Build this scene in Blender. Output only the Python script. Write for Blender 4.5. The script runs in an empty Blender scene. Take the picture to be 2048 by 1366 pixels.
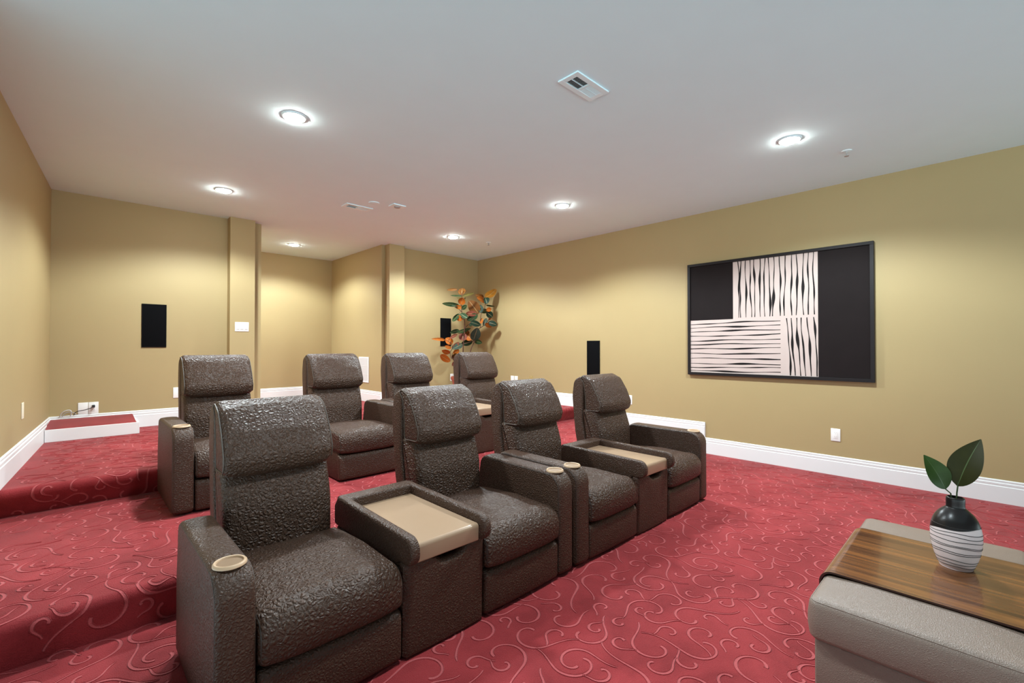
import bpy, bmesh, math, random
import numpy as np
from mathutils import Vector, Matrix
R = math.radians
scene = bpy.context.scene
COL = scene.collection
random.seed(11)

# ------------------------------------------------------------------ helpers
def link_mesh(name, verts, faces, mats, parent=None, fm=None, smooth=True, loc=None):
    me = bpy.data.meshes.new(name)
    me.from_pydata([tuple(v) for v in verts], [], faces)
    if not isinstance(mats, (list, tuple)):
        mats = [mats]
    for m in mats:
        me.materials.append(m)
    if fm is not None:
        me.polygons.foreach_set('material_index', fm)
    bm = bmesh.new(); bm.from_mesh(me)
    bmesh.ops.recalc_face_normals(bm, faces=bm.faces)
    bm.to_mesh(me); bm.free()
    me.polygons.foreach_set('use_smooth', [smooth] * len(me.polygons))
    if smooth:
        me.set_sharp_from_angle(angle=R(48))
    me.update()
    o = bpy.data.objects.new(name, me); COL.objects.link(o)
    if parent is not None:
        o.parent = parent
    if loc is not None:
        o.location = loc
    return o

class MB:
    """collects shapes that belong to ONE mesh"""
    def __init__(self):
        self.v = []; self.f = []; self.m = []
    def add(self, v, f, m=0):
        n = len(self.v); self.v += [tuple(p) for p in v]
        self.f += [tuple(i + n for i in q) for q in f]; self.m += [m] * len(f)
    def box(self, a, b, m=0):
        (x0, y0, z0), (x1, y1, z1) = a, b
        v = [(x0, y0, z0), (x1, y0, z0), (x1, y1, z0), (x0, y1, z0), (x0, y0, z1), (x1, y0, z1), (x1, y1, z1), (x0, y1, z1)]
        self.add(v, [(0, 3, 2, 1), (4, 5, 6, 7), (0, 1, 5, 4), (1, 2, 6, 5), (2, 3, 7, 6), (3, 0, 4, 7)], m)
    def rbox(self, a, b, r, m=0, seg=3):
        bm = bmesh.new(); bmesh.ops.create_cube(bm, size=1)
        for v in bm.verts:
            v.co = Vector([a[i] + (v.co[i] + .5) * (b[i] - a[i]) for i in range(3)])
        bmesh.ops.bevel(bm, geom=list(bm.edges), offset=r, segments=seg, profile=.5, affect='EDGES', clamp_overlap=True)
        bm.verts.ensure_lookup_table()
        self.add([v.co[:] for v in bm.verts], [tuple(v.index for v in f.verts) for f in bm.faces], m); bm.free()
    def tube(self, pts, r, n=8, m=0, closed=False):
        pts = [Vector(p) for p in pts]; N = len(pts)
        rr = r if isinstance(r, (list, tuple)) else [r] * N
        vs = []; fs = []; prev = None
        for i, p in enumerate(pts):
            if closed: t = pts[(i + 1) % N] - pts[i - 1]
            else: t = pts[min(i + 1, N - 1)] - pts[max(i - 1, 0)]
            t.normalize()
            if prev is None:
                a = Vector((0, 0, 1)) if abs(t.z) < .9 else Vector((1, 0, 0))
                u = t.cross(a).normalized()
            else:
                u = (prev - t * prev.dot(t)).normalized()
            prev = u; w = t.cross(u)
            for k in range(n):
                an = 2 * math.pi * k / n
                vs.append(p + (u * math.cos(an) + w * math.sin(an)) * rr[i])
        for i in range(N if closed else N - 1):
            j = (i + 1) % N
            for k in range(n):
                k2 = (k + 1) % n
                fs.append((i * n + k, i * n + k2, j * n + k2, j * n + k))
        if not closed:
            fs.append(tuple(range(n - 1, -1, -1))); fs.append(tuple((N - 1) * n + k for k in range(n)))
        self.add(vs, fs, m)
    def lathe(self, prof, c=(0, 0, 0), n=32, m=0, mfun=None, axis=2, closed=False):
        vs = []; N = len(prof); base = len(self.v)
        for (r, h) in prof:
            for k in range(n):
                a = 2 * math.pi * k / n
                p = (r * math.cos(a), r * math.sin(a), h)
                if axis == 0: p = (h, p[0], p[1])
                if axis == 1: p = (p[0], h, p[1])
                vs.append((p[0] + c[0], p[1] + c[1], p[2] + c[2]))
        self.v += vs
        for i in range(N if closed else N - 1):
            j = (i + 1) % N
            for k in range(n):
                k2 = (k + 1) % n
                self.f.append(tuple(base + q for q in (i * n + k, i * n + k2, j * n + k2, j * n + k)))
                self.m.append(mfun(i) if mfun else m)
        if not closed:
            if prof[0][0] > 1e-6:
                self.f.append(tuple(base + k for k in range(n - 1, -1, -1))); self.m.append(mfun(0) if mfun else m)
            if prof[-1][0] > 1e-6:
                self.f.append(tuple(base + (N - 1) * n + k for k in range(n))); self.m.append(mfun(N - 2) if mfun else m)
    def build(self, name, mats, parent=None, smooth=True, loc=None):
        return link_mesh(name, self.v, self.f, mats, parent, self.m, smooth, loc)

def rounded(pts, arc=5, maxseg=.05):
    """closed polygon (a, b, radius) -> points with round corners and subdivided edges"""
    n = len(pts); out = []
    for i in range(n):
        p0 = Vector(pts[i - 1][:2]); p = Vector(pts[i][:2]); p1 = Vector(pts[(i + 1) % n][:2]); r = pts[i][2]
        d0 = (p0 - p); d1 = (p1 - p); l0, l1 = d0.length, d1.length
        d0.normalize(); d1.normalize()
        ang = math.acos(max(-1, min(1, d0.dot(d1))))
        if r < 1e-5 or ang > R(178):
            out.append(p); continue
        t = min(r / math.tan(ang / 2), l0 * .49, l1 * .49); rr = t * math.tan(ang / 2)
        c = p + (d0 + d1).normalized() * (rr / math.sin(ang / 2))
        a = p + d0 * t - c; b = p + d1 * t - c
        tot = math.atan2(a.x * b.y - a.y * b.x, a.dot(b))
        for k in range(arc + 1):
            th = tot * k / arc
            out.append(c + Vector((a.x * math.cos(th) - a.y * math.sin(th), a.x * math.sin(th) + a.y * math.cos(th))))
    res = []
    for i, p in enumerate(out):
        q = out[(i + 1) % len(out)]; L = (q - p).length
        if L < 1e-6: continue
        k = max(1, int(math.ceil(L / maxseg)))
        for j in range(k): res.append(p.lerp(q, j / k))
    A = sum(res[i - 1].x * res[i].y - res[i].x * res[i - 1].y for i in range(len(res)))
    if A < 0: res.reverse()
    return res

def inset(poly, d):
    n = len(poly); out = []
    for i in range(n):
        a = (poly[i] - poly[i - 1]); b = (poly[(i + 1) % n] - poly[i])
        a.normalize(); b.normalize()
        na = Vector((-a.y, a.x)); nb = Vector((-b.y, b.x))
        m = na + nb
        if m.length < 1e-4: m = na.copy()
        m.normalize(); k = max(.5, m.dot(na))
        out.append(poly[i] + m * (d / k))
    return out

def loft(mb, poly, x0, x1, r, nint=8, bulge=None, dome=(0, 0), m=0, arc=4):
    """sweep a closed (y, z) outline along x with rounded ends; bulge(y, z, s) moves skin points along the normal"""
    secs = []
    for k in range(arc + 1):
        th = k / arc * math.pi / 2
        secs.append((x0 + r * (1 - math.cos(th)), r * (1 - math.sin(th))))
    for k in range(1, nint):
        secs.append((x0 + r + (x1 - x0 - 2 * r) * k / nint, 0))
    for k in range(arc, -1, -1):
        th = k / arc * math.pi / 2
        secs.append((x1 - r * (1 - math.cos(th)), r * (1 - math.sin(th))))
    n = len(poly); vs = []; xc = (x0 + x1) / 2; hw = (x1 - x0) / 2
    nrm = [(a - b) for a, b in zip(poly, inset(poly, 1e-3))]
    nrm = [v.normalized() for v in nrm]
    def ring(x, ins, sc=1.0):
        P = inset(poly, ins) if ins > 1e-6 else [p.copy() for p in poly]
        s = (x - xc) / hw
        if bulge:
            P = [p + nn * bulge(p.x, p.y, s) for p, nn in zip(P, nrm)]
        return P
    rings = []
    for (x, ins) in secs: rings.append((x, ring(x, ins)))
    def capr(x, P, d, sgn):
        c = sum(P, Vector((0, 0))) / n; out = []
        for sc in (.9, .75, .55, .3):
            out.append((x + sgn * d * (1 - sc ** 2) , [c + (p - c) * sc for p in P]))
        return out
    if dome[0]: rings = list(reversed(capr(*rings[0], dome[0], -1))) + rings
    if dome[1]: rings = rings + capr(*rings[-1], dome[1], 1)
    for x, P in rings: vs += [(x, p.x, p.y) for p in P]
    fs = []; N = len(rings)
    for i in range(N - 1):
        for k in range(n):
            k2 = (k + 1) % n
            fs.append((i * n + k, i * n + k2, (i + 1) * n + k2, (i + 1) * n + k))
    fs.append(tuple(range(n - 1, -1, -1))); fs.append(tuple((N - 1) * n + k for k in range(n)))
    mb.add(vs, fs, m)

def thing(name, label, cat, loc=(0, 0, 0), rz=0, group=None):
    o = bpy.data.objects.new(name, None); COL.objects.link(o)
    o.empty_display_size = .1
    o.location = loc; o.rotation_euler = (0, 0, rz); o['label'] = label; o['category'] = cat
    if group: o['group'] = group
    return o
def tag(o, label, cat, group=None):
    o['label'] = label; o['category'] = cat
    if group: o['group'] = group
    return o
def struct(o):
    o['kind'] = 'structure'; return o
def copy_tree(o, parent=None):
    c = o.copy(); COL.objects.link(c)
    if parent is not None: c.parent = parent
    for ch in list(o.children): copy_tree(ch, c)
    return c

# ------------------------------------------------------------------ materials
def srgb(r, g, b):
    f = lambda c: (c / 255 / 12.92) if c / 255 <= .04045 else ((c / 255 + .055) / 1.055) ** 2.4
    return (f(r), f(g), f(b), 1)
def base_mat(name, col, rough=.5, spec=.5, **kw):
    m = bpy.data.materials.new(name); m.use_nodes = True
    nt = m.node_tree; b = nt.nodes['Principled BSDF']
    b.inputs['Base Color'].default_value = col; b.inputs['Roughness'].default_value = rough
    b.inputs['Specular IOR Level'].default_value = spec
    for k, v in kw.items(): b.inputs[k].default_value = v
    return m, nt, b
def node(nt, t, **kw):
    n = nt.nodes.new(t)
    for k, v in kw.items():
        if k in n.inputs: n.inputs[k].default_value = v
        else: setattr(n, k, v)
    return n
def coord(nt, kind='Object', scale=(1, 1, 1)):
    tc = nt.nodes.new('ShaderNodeTexCoord'); mp = nt.nodes.new('ShaderNodeMapping')
    mp.inputs['Scale'].default_value = scale
    nt.links.new(tc.outputs[kind], mp.inputs['Vector']); return mp.outputs['Vector']
def noisy(name, col, amt=.12, scale=20, rough=.5, spec=.5, bump=0, bscale=200, bdist=.001, **kw):
    m, nt, b = base_mat(name, col, rough, spec, **kw)
    v = coord(nt)
    n = node(nt, 'ShaderNodeTexNoise', Scale=scale, Detail=4); nt.links.new(v, n.inputs['Vector'])
    mx = node(nt, 'ShaderNodeMix', data_type='RGBA')
    mx.inputs[6].default_value = tuple(c * (1 - amt) for c in col[:3]) + (1,)
    mx.inputs[7].default_value = tuple(min(1, c * (1 + amt)) for c in col[:3]) + (1,)
    nt.links.new(n.outputs['Fac'], mx.inputs[0]); nt.links.new(mx.outputs[2], b.inputs['Base Color'])
    if bump:
        n2 = node(nt, 'ShaderNodeTexNoise', Scale=bscale, Detail=3); nt.links.new(v, n2.inputs['Vector'])
        bp = node(nt, 'ShaderNodeBump', Strength=bump, Distance=bdist); nt.links.new(n2.outputs['Fac'], bp.inputs['Height'])
        nt.links.new(bp.outputs['Normal'], b.inputs['Normal'])
    return m
def leather(name, col, scale, strength, dist, rough, amt=.25, spec=.5):
    m, nt, b = base_mat(name, col, rough, spec)
    v = coord(nt)
    wn = node(nt, 'ShaderNodeTexNoise', Scale=scale * .55, Detail=3); nt.links.new(v, wn.inputs['Vector'])
    sub = node(nt, 'ShaderNodeVectorMath', operation='SUBTRACT'); nt.links.new(wn.outputs['Color'], sub.inputs[0]); sub.inputs[1].default_value = (.5, .5, .5)
    sc = node(nt, 'ShaderNodeVectorMath', operation='SCALE'); nt.links.new(sub.outputs[0], sc.inputs[0]); sc.inputs['Scale'].default_value = 1.7 / scale
    ad = node(nt, 'ShaderNodeVectorMath', operation='ADD'); nt.links.new(v, ad.inputs[0]); nt.links.new(sc.outputs[0], ad.inputs[1])
    vo = node(nt, 'ShaderNodeTexVoronoi', feature='DISTANCE_TO_EDGE', Scale=scale); nt.links.new(ad.outputs[0], vo.inputs['Vector'])
    rp = node(nt, 'ShaderNodeMapRange'); rp.interpolation_type = 'SMOOTHSTEP'
    rp.inputs['From Min'].default_value = 0; rp.inputs['From Max'].default_value = .42
    nt.links.new(vo.outputs['Distance'], rp.inputs['Value'])
    fine = node(nt, 'ShaderNodeTexNoise', Scale=scale * 3, Detail=3); nt.links.new(v, fine.inputs['Vector'])
    ma = node(nt, 'ShaderNodeMath', operation='MULTIPLY_ADD'); nt.links.new(fine.outputs['Fac'], ma.inputs[0]); ma.inputs[1].default_value = .55
    nt.links.new(rp.outputs['Result'], ma.inputs[2])
    bp = node(nt, 'ShaderNodeBump', Strength=strength, Distance=dist); nt.links.new(ma.outputs[0], bp.inputs['Height'])
    nt.links.new(bp.outputs['Normal'], b.inputs['Normal'])
    mx = node(nt, 'ShaderNodeMix', data_type='RGBA')
    mx.inputs[6].default_value = tuple(c * (1 - amt) for c in col[:3]) + (1,); mx.inputs[7].default_value = tuple(min(1, c * (1 + amt * .4)) for c in col[:3]) + (1,)
    nt.links.new(rp.outputs['Result'], mx.inputs[0]); nt.links.new(mx.outputs[2], b.inputs['Base Color'])
    return m

M = {}
M['wall'] = noisy('wall_paint', (.375, .283, .138, 1), .03, 3, .55, .3, .08, 260, .0006)
M['ceiling'] = noisy('ceiling_paint', (.70, .90, .96, 1), .02, 4, .8, .2, .15, 140, .0008)
M['trim'] = noisy('white_trim', (.74, .74, .73, 1), .02, 6, .35, .4)
M['ceiling_trim'] = noisy('white_ceiling_fitting', (.72, .90, .95, 1), .02, 6, .4, .4)
M['plate'] = noisy('white_plastic', (.82, .81, .78, 1), .02, 30, .35, .5)
M['cream'] = noisy('cream_plastic', (.78, .72, .55, 1), .02, 30, .4, .5)
M['tanplate'] = noisy('tan_painted_plate', (.36, .26, .10, 1), .03, 30, .5, .3)
M['slot'] = noisy('dark_slot', (.02, .02, .02, 1), .1, 50, .6)
M['grey_slot'] = noisy('grey_plastic', (.35, .34, .33, 1), .1, 50, .5)
M['speaker'] = noisy('black_speaker_cloth', (.004, .004, .0045, 1), .3, 300, .9, .04, .2, 900, .0004)
M['speaker_frame'] = noisy('black_speaker_frame', (.005, .005, .0055, 1), .1, 60, .7, .08)
M['leather'] = leather('brown_pebbled_leather', (.068, .0355, .0225, 1), 62, .9, .0048, .38, .22, .30)
M['leather_side'] = leather('brown_side_leather', (.068, .0355, .0225, 1), 84, .7, .0034, .40, .18, .30)
M['welt'] = noisy('leather_welt', (.03, .021, .016, 1), .2, 60, .5)
M['thread'] = noisy('welt_thread', (.075, .055, .042, 1), .2, 60, .5)
M['tan_tray'] = noisy('tan_lacquer', (.33, .215, .135, 1), .02, 10, .32, .5)
M['tan_cup'] = noisy('tan_plastic', (.54, .36, .225, 1), .03, 20, .35, .5)
M['tan_well_shade'] = noisy('tan_cup_shaded', (.23, .135, .07, 1), .05, 20, .45, .4)  # darker than the ring: the well's shade is put into its colour
M['ottoman'] = leather('greige_leather', (.232, .166, .131, 1), 210, .5, .0012, .42, .06)
M['frame'] = noisy('black_frame', (.012, .0095, .010, 1), .1, 40, .5, .22)
M['art_black'] = noisy('art_black', (.0115, .008, .008, 1), .15, 8, .7, .10)
M['art_pale'] = noisy('art_pale', (.50, .40, .365, 1), .05, 5, .7, .2)
M['art_ink'] = noisy('art_ink', (.006, .004, .004, 1), .1, 30, .6, .2)
M['vase_black'] = noisy('vase_black_glaze', (.012, .0095, .009, 1), .1, 30, .3, .3)
M['vase_white'] = noisy('vase_white_glaze', (.66, .54, .53, 1), .03, 20, .45, .4)
M['vase_line'] = noisy('vase_line', (.012, .010, .011, 1), .1, 30, .5)
M['pot'] = noisy('terracotta_pot', (.42, .115, .07, 1), .12, 14, .6, .3, .1, 120, .001)
M['soil'] = noisy('potting_soil', (.035, .022, .014, 1), .4, 60, .9, .1, .6, 80, .01)
M['bark'] = noisy('plant_stem', (.075, .03, .02, 1), .3, 40, .7, .2)
M['green_stem'] = noisy('leaf_stalk', (.03, .05, .015, 1), .2, 40, .5, .3)
M['cord_black'] = noisy('black_rubber', (.012, .012, .013, 1), .1, 60, .5)
M['cord_white'] = noisy('white_cable', (.55, .54, .52, 1), .05, 60, .45)
M['chrome'] = noisy('chrome', (.55, .55, .55, 1), .03, 60, .25, .5, Metallic=1.0)
M['baffle'] = noisy('white_baffle', (.85, .85, .83, 1), .02, 60, .5)
LEAFC = {'green': (.028, .058, .020), 'dark': (.014, .032, .016), 'olive': (.11, .085, .018), 'brown': (.17, .060, .012), 'orange': (.50, .130, .016), 'yellow': (.40, .155, .018), 'rust': (.20, .050, .030), 'grey': (.052, .075, .055)}
for k, c in LEAFC.items():
    M['leaf_' + k] = noisy('leaf_' + k, tuple(q * .62 for q in c) + (1,), .35, 22, .6, .10)
M['midrib'] = noisy('leaf_midrib', (.26, .20, .09, 1), .15, 40, .45)
M['big_leaf'] = noisy('broad_leaf', (.022, .023, .005, 1), .4, 25, .45, .15)
M['big_leaf_light'] = noisy('broad_leaf_light', (.030, .060, .012, 1), .4, 25, .4, .2)
M['big_rib'] = noisy('broad_leaf_rib', (.05, .085, .02, 1), .2, 40, .4)

def emitter(name, strength):
    m = bpy.data.materials.new(name); m.use_nodes = True; nt = m.node_tree
    nt.nodes.remove(nt.nodes['Principled BSDF'])
    e = nt.nodes.new('ShaderNodeEmission'); e.inputs['Color'].default_value = (1, .97, .90, 1); e.inputs['Strength'].default_value = strength
    nt.links.new(e.outputs[0], nt.nodes['Material Output'].inputs[0]); return m
M['lens'] = emitter('lit_lens', 170)

def carpet(name, c0, c1, bump=.7):
    m, nt, b = base_mat(name, c0, .8, .2)
    b.inputs['Sheen Weight'].default_value = .34; b.inputs['Sheen Roughness'].default_value = .3
    b.inputs['Sheen Tint'].default_value = (1, .78, .78, 1)
    v = coord(nt)
    n1 = node(nt, 'ShaderNodeTexNoise', Scale=3.2, Detail=6, Roughness=.62, Distortion=.6); nt.links.new(v, n1.inputs['Vector'])
    n2 = node(nt, 'ShaderNodeTexNoise', Scale=260, Detail=3); nt.links.new(v, n2.inputs['Vector'])
    ma = node(nt, 'ShaderNodeMath', operation='MULTIPLY_ADD'); nt.links.new(n2.outputs['Fac'], ma.inputs[0]); ma.inputs[1].default_value = .35; nt.links.new(n1.outputs['Fac'], ma.inputs[2])
    mr = node(nt, 'ShaderNodeMapRange'); mr.inputs['From Min'].default_value = .45; mr.inputs['From Max'].default_value = .95
    nt.links.new(ma.outputs[0], mr.inputs['Value'])
    mx = node(nt, 'ShaderNodeMix', data_type='RGBA'); mx.inputs[6].default_value = c0; mx.inputs[7].default_value = c1
    nt.links.new(mr.outputs['Result'], mx.inputs[0]); nt.links.new(mx.outputs[2], b.inputs['Base Color'])
    bp = node(nt, 'ShaderNodeBump', Strength=bump, Distance=.004); nt.links.new(n2.outputs['Fac'], bp.inputs['Height'])
    nt.links.new(bp.outputs['Normal'], b.inputs['Normal'])
    return m
M['carpet'] = carpet('red_carpet', (.175, .012, .0145, 1), (.34, .034, .038, 1))
M['carpet_line'] = carpet('red_carpet_scroll', (.37, .066, .069, 1), (.45, .092, .095, 1))

def walnut():
    m, nt, b = base_mat('walnut_veneer', (.2, .1, .04, 1), .22, .4)
    b.inputs['Coat Weight'].default_value = .25; b.inputs['Coat Roughness'].default_value = .05
    v = coord(nt, 'Object', (38, 1.1, 38))
    n = node(nt, 'ShaderNodeTexNoise', Scale=1.0, Detail=4, Roughness=.55); nt.links.new(v, n.inputs['Vector'])
    v2 = coord(nt, 'Object', (260, 5, 260)); n2 = node(nt, 'ShaderNodeTexNoise', Scale=1.0, Detail=2); nt.links.new(v2, n2.inputs['Vector'])
    ma = node(nt, 'ShaderNodeMath', operation='MULTIPLY_ADD'); nt.links.new(n2.outputs['Fac'], ma.inputs[0]); ma.inputs[1].default_value = .25; nt.links.new(n.outputs['Fac'], ma.inputs[2])
    cr = nt.nodes.new('ShaderNodeValToRGB'); e = cr.color_ramp.elements
    e[0].position = .40; e[0].color = (.040, .012, .005, 1); e[1].position = .82; e[1].color = (.22, .082, .022, 1)
    e2 = e.new(.56); e2.color = (.105, .036, .011, 1)
    nt.links.new(ma.outputs[0], cr.inputs[0]); nt.links.new(cr.outputs[0], b.inputs['Base Color'])
    return m
M['walnut'] = walnut()
M['walnut_edge'] = noisy('walnut_edge', (.035, .010, .006, 1), .2, 30, .3)
# ------------------------------------------------------------------ the room (metres; x along the back wall, y along the right wall)
CEIL = 2.74; XR = 5.195; YB = 6.30; YF = -2.3; L1 = .172; L2 = .350; YA = 8.13; XA0 = 1.69; XA1 = 3.33; XP = .30
def xl(y): return -.165 - .073 * (YB - y)

def wall_poly(name, pts, z0=-.05, z1=CEIL + .02):
    """wall slab following a plan outline (closed polygon)"""
    b = MB(); n = len(pts)
    v = [(x, y, z0) for x, y in pts] + [(x, y, z1) for x, y in pts]
    f = [tuple(range(n - 1, -1, -1)), tuple(range(n, 2 * n))] + [(i, (i + 1) % n, n + (i + 1) % n, n + i) for i in range(n)]
    b.add(v, f); return struct(b.build(name, M['wall'], smooth=False))
T = .12
wall_poly('wall_right', [(XR, YF - T), (XR + T, YF - T), (XR + T, YB + T), (XR, YB + T)])
YL = 2.9   # walls left off beside and behind the camera to let fill light in
wall_poly('wall_left', [(xl(YL), YL), (xl(YB), YB), (xl(YB), YB + T), (xl(YB) - T, YB + T), (xl(YL) - T, YL)])
# back wall, left of the passage, with its pilaster
wall_poly('wall_back_left', [(xl(YB) - T, YB), (1.325, YB), (1.325, 6.17), (1.588, 6.17), (1.588, YB), (XA0, YB), (XA0, YB + .15), (xl(YB) - T, YB + .15)])
wall_poly('wall_back_right', [(XA1, YB), (3.388, YB), (3.388, 6.165), (3.638, 6.165), (3.638, YB), (XR + T, YB), (XR + T, YB + .15), (XA1, YB + .15)])
wall_poly('wall_passage_right', [(XA1, YB + .15), (XA1 + T, YB + .15), (XA1 + T, YA + T), (XA1, YA + T)])
wall_poly('wall_passage_left', [(XP - T, YB + .15), (XP, YB + .15), (XP, YA + T), (XP - T, YA + T)])
wall_poly('wall_passage_back', [(XP - T, YA), (XA1 + T, YA), (XA1 + T, YA + T), (XP - T, YA + T)])
b = MB(); b.box((xl(YF) - T, YF - T, CEIL), (XR + T, YB + .15, CEIL + .1)); b.box((XP - T, YB + .15, CEIL), (XA1 + T, YA + T, CEIL + .1))
struct(b.build('ceiling', M['ceiling'], smooth=False))

# ---- carpeted floor in three levels, with carved scrolls
def floor_profile():
    P = [(YF, 0), (2.545, 0)]
    def riser(y0, yb, z0, z1):
        r = .035; pts = [(yb, z0), (y0 + .006, z1 - r * 1.6)]
        for k in range(6):
            a = math.pi / 2 * k / 5
            pts.append((y0 + r - r * math.cos(a), z1 - r + r * math.sin(a)))
        return pts
    P += riser(2.535, 2.55, 0, L1)[1:]
    P += [(4.14, L1)] + riser(4.07, 4.14, L1, L2)[1:]
    P += [(YA + .02, L2)]
    return P
FP = floor_profile()
FS = [0]
for i in range(1, len(FP)): FS.append(FS[-1] + math.dist(FP[i], FP[i - 1]))
FPA = np.array(FP); FSA = np.array(FS)
def floor_pt(x, s, h):
    y = np.interp(s, FSA, FPA[:, 0]); z = np.interp(s, FSA, FPA[:, 1])
    y1 = np.interp(s + .004, FSA, FPA[:, 0]); z1 = np.interp(s + .004, FSA, FPA[:, 1])
    y0 = np.interp(s - .004, FSA, FPA[:, 0]); z0 = np.interp(s - .004, FSA, FPA[:, 1])
    ty = y1 - y0; tz = z1 - z0; l = np.maximum(np.hypot(ty, tz), 1e-9)
    return x, y - tz / l * h, z + ty / l * h

def scroll_tile(size, seed=4):
    rng = random.Random(seed); G = 150; occ = np.zeros((G, G), bool); curves = []; cell = size / G
    def mark(p, w):
        r = int(math.ceil((w) / cell)); i = int(p[0] / cell); j = int(p[1] / cell)
        return [((i + a) % G, (j + c) % G) for a in range(-r, r + 1) for c in range(-r, r + 1) if a * a + c * c <= r * r]
    def trace(R0, turns, tail, p, a, s0):
        """a vine shoot: a slack counter-curved tail that winds into a hooked curl"""
        pts = []; ds = .0075; Lc = turns * 2 * math.pi * R0 * .80; L = Lc + tail; t = 0
        x, y = p
        while t <= L:
            pts.append((x, y))
            if t < tail: k = (1 / R0) * (-.75 + .95 * t / tail)
            else:
                u = (t - tail) / Lc; k = (1 / R0) * (.75 + .35 * u + 1.9 * max(0, u - .62) ** 1.3 / .38)
            a += k * ds * s0; x += math.cos(a) * ds; y += math.sin(a) * ds; t += ds
        return pts
    for (n, R0, turns, tail, tol) in ((700, .066, .80, .17, .05), (1500, .056, .82, .13, .06), (2600, .046, .85, .10, .07), (3600, .036, .85, .07, .08), (4000, .027, .8, .05, .08)):
        for q in range(n):
            if curves and rng.random() < .75:
                c0 = rng.choice(curves); i = rng.randrange(2, len(c0) - 8); p = c0[i]
                a0 = math.atan2(c0[i + 1][1] - p[1], c0[i + 1][0] - p[0]) + rng.choice((-1, 1)) * rng.uniform(.25, .8) + rng.choice((0, math.pi)); skip = .028
            else:
                p = (rng.random() * size, rng.random() * size); a0 = rng.random() * 6.283; skip = 0
            c = trace(R0 * rng.uniform(.85, 1.2), turns * rng.uniform(.88, 1.12), tail * rng.uniform(.6, 1.3), p, a0, rng.choice((-1, 1)))
            k0 = int(skip / .0075)
            hit = sum(occ[m] for pt in c[k0:] for m in mark((pt[0] % size, pt[1] % size), .003)[:1])
            if hit / len(c) > tol: continue
            for pt in c:
                for m in mark((pt[0] % size, pt[1] % size), .0155): occ[m] = True
            curves.append(c)
    return curves
TILE = 1.15
SCR = scroll_tile(TILE)
def build_floor():
    V = []; F = []; MI = []
    def addq(vs, fs, m):
        n = len(V); V.extend(vs); F.extend([tuple(i + n for i in q) for q in fs]); MI.extend([m] * len(fs))
    n = len(FP); top = []
    # main sheet: left edge follows the slanted wall, the last stretch narrows to the passage
    rows = []
    for (y, z) in FP[:-1]: rows.append((xl(y) - .03, XR + .03, y, z))
    rows.append((xl(YB) - .03, XR + .03, YB + .01, L2))
    vs = []
    for (a, c, y, z) in rows: vs += [(a, y, z), (c, y, z)]
    addq(vs, [(2 * i, 2 * i + 1, 2 * i + 3, 2 * i + 2) for i in range(len(rows) - 1)], 0)
    addq([(XA0 - .02, YB + .01, L2), (XA1 + .02, YB + .01, L2), (XA1 + .02, YA + .03, L2), (XP - .02, YA + .03, L2), (XP - .02, YB + .1, L2), (XA0 - .02, YB + .1, L2)], [(0, 1, 2, 3, 4, 5)], 0)
    # the carved scrolls: a pale loop line between two low lips of cut pile
    W = np.array([-.0066, -.0051, -.0039, 0, .0039, .0051, .0066]); H = np.array([.0001, .0024, .0007, .0013, .0007, .0024, .0001])
    fm = [0, 0, 1, 1, 0, 0]
    smax = FS[-1] - (YA - YB) - .05
    for tx in range(-1, 5):
        for ts in range(1, 9):
            for c in SCR:
                P = np.array(c) + (tx * TILE - .3, ts * TILE - 0.2)
                s0 = P[:, 1].min(); s1 = P[:, 1].max()
                if s0 < 1.6 or s1 > smax: continue
                if P[:, 0].min() < xl(np.interp(s0, FSA, FPA[:, 0])) + .03 or P[:, 0].max() > XR - .03: continue
                tg = np.gradient(P, axis=0); tg /= np.linalg.norm(tg, axis=1)[:, None] + 1e-9
                nr = np.stack([-tg[:, 1], tg[:, 0]], 1)
                m = len(P); u = np.linspace(0, 1, m); wid = (.62 + .38 * np.clip(u * 3, 0, 1)) * (1 + .35 * np.exp(-((u - .55) / .16) ** 2) + .45 * np.exp(-((u - .97) / .05) ** 2))
                pts = []
                for i in range(m):
                    for w, h in zip(W, H):
                        q = P[i] + nr[i] * w * wid[i]
                        x, y, z = floor_pt(q[0], q[1], h); pts.append((float(x), float(y), float(z)))
                fs = []; mi = []
                for i in range(m - 1):
                    for k in range(6):
                        fs.append((i * 7 + k, i * 7 + k + 1, i * 7 + k + 8, i * 7 + k + 7)); mi.append(fm[k])
                nb = len(V); V.extend(pts); F.extend([tuple(i + nb for i in q) for q in fs]); MI.extend(mi)
    me = bpy.data.meshes.new('floor'); me.from_pydata(V, [], F)
    me.materials.append(M['carpet']); me.materials.append(M['carpet_line'])
    me.polygons.foreach_set('material_index', MI); me.polygons.foreach_set('use_smooth', [True] * len(F)); me.set_sharp_from_angle(angle=R(70)); me.update()
    o = bpy.data.objects.new('floor', me); COL.objects.link(o); return struct(o)
build_floor()

# ---- baseboards: flat board with a two-step moulding on top
BBH = .178
BBP = [(0, 0), (.017, 0), (.017, .126), (.013, .130), (.013, .136), (.0145, .139), (.0145, .152), (.009, .156), (.009, .161), (.0105, .164), (.0105, .172), (.004, .178), (0, .178)]
def baseboard(name, runs):
    """runs: list of (p0, p1, z, normal) straight pieces along a wall"""
    b = MB()
    for (x0, y0), (x1, y1), z, (nx, ny) in runs:
        n = len(BBP); v = []
        for (x, y) in ((x0, y0), (x1, y1)):
            for (d, h) in BBP: v.append((x + nx * d, y + ny * d, z + h))
        b.add(v, [(k, (k + 1) % n, n + (k + 1) % n, n + k) for k in range(n)] + [tuple(range(n)), tuple(range(2 * n - 1, n - 1, -1))])
    return b
b = baseboard('', [((XR, YF), (XR, 2.25), 0, (-1, 0)), ((XR, 2.245), (XR, 3.78), L1, (-1, 0)), ((XR, 3.775), (XR, YB), L2, (-1, 0))])
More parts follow.
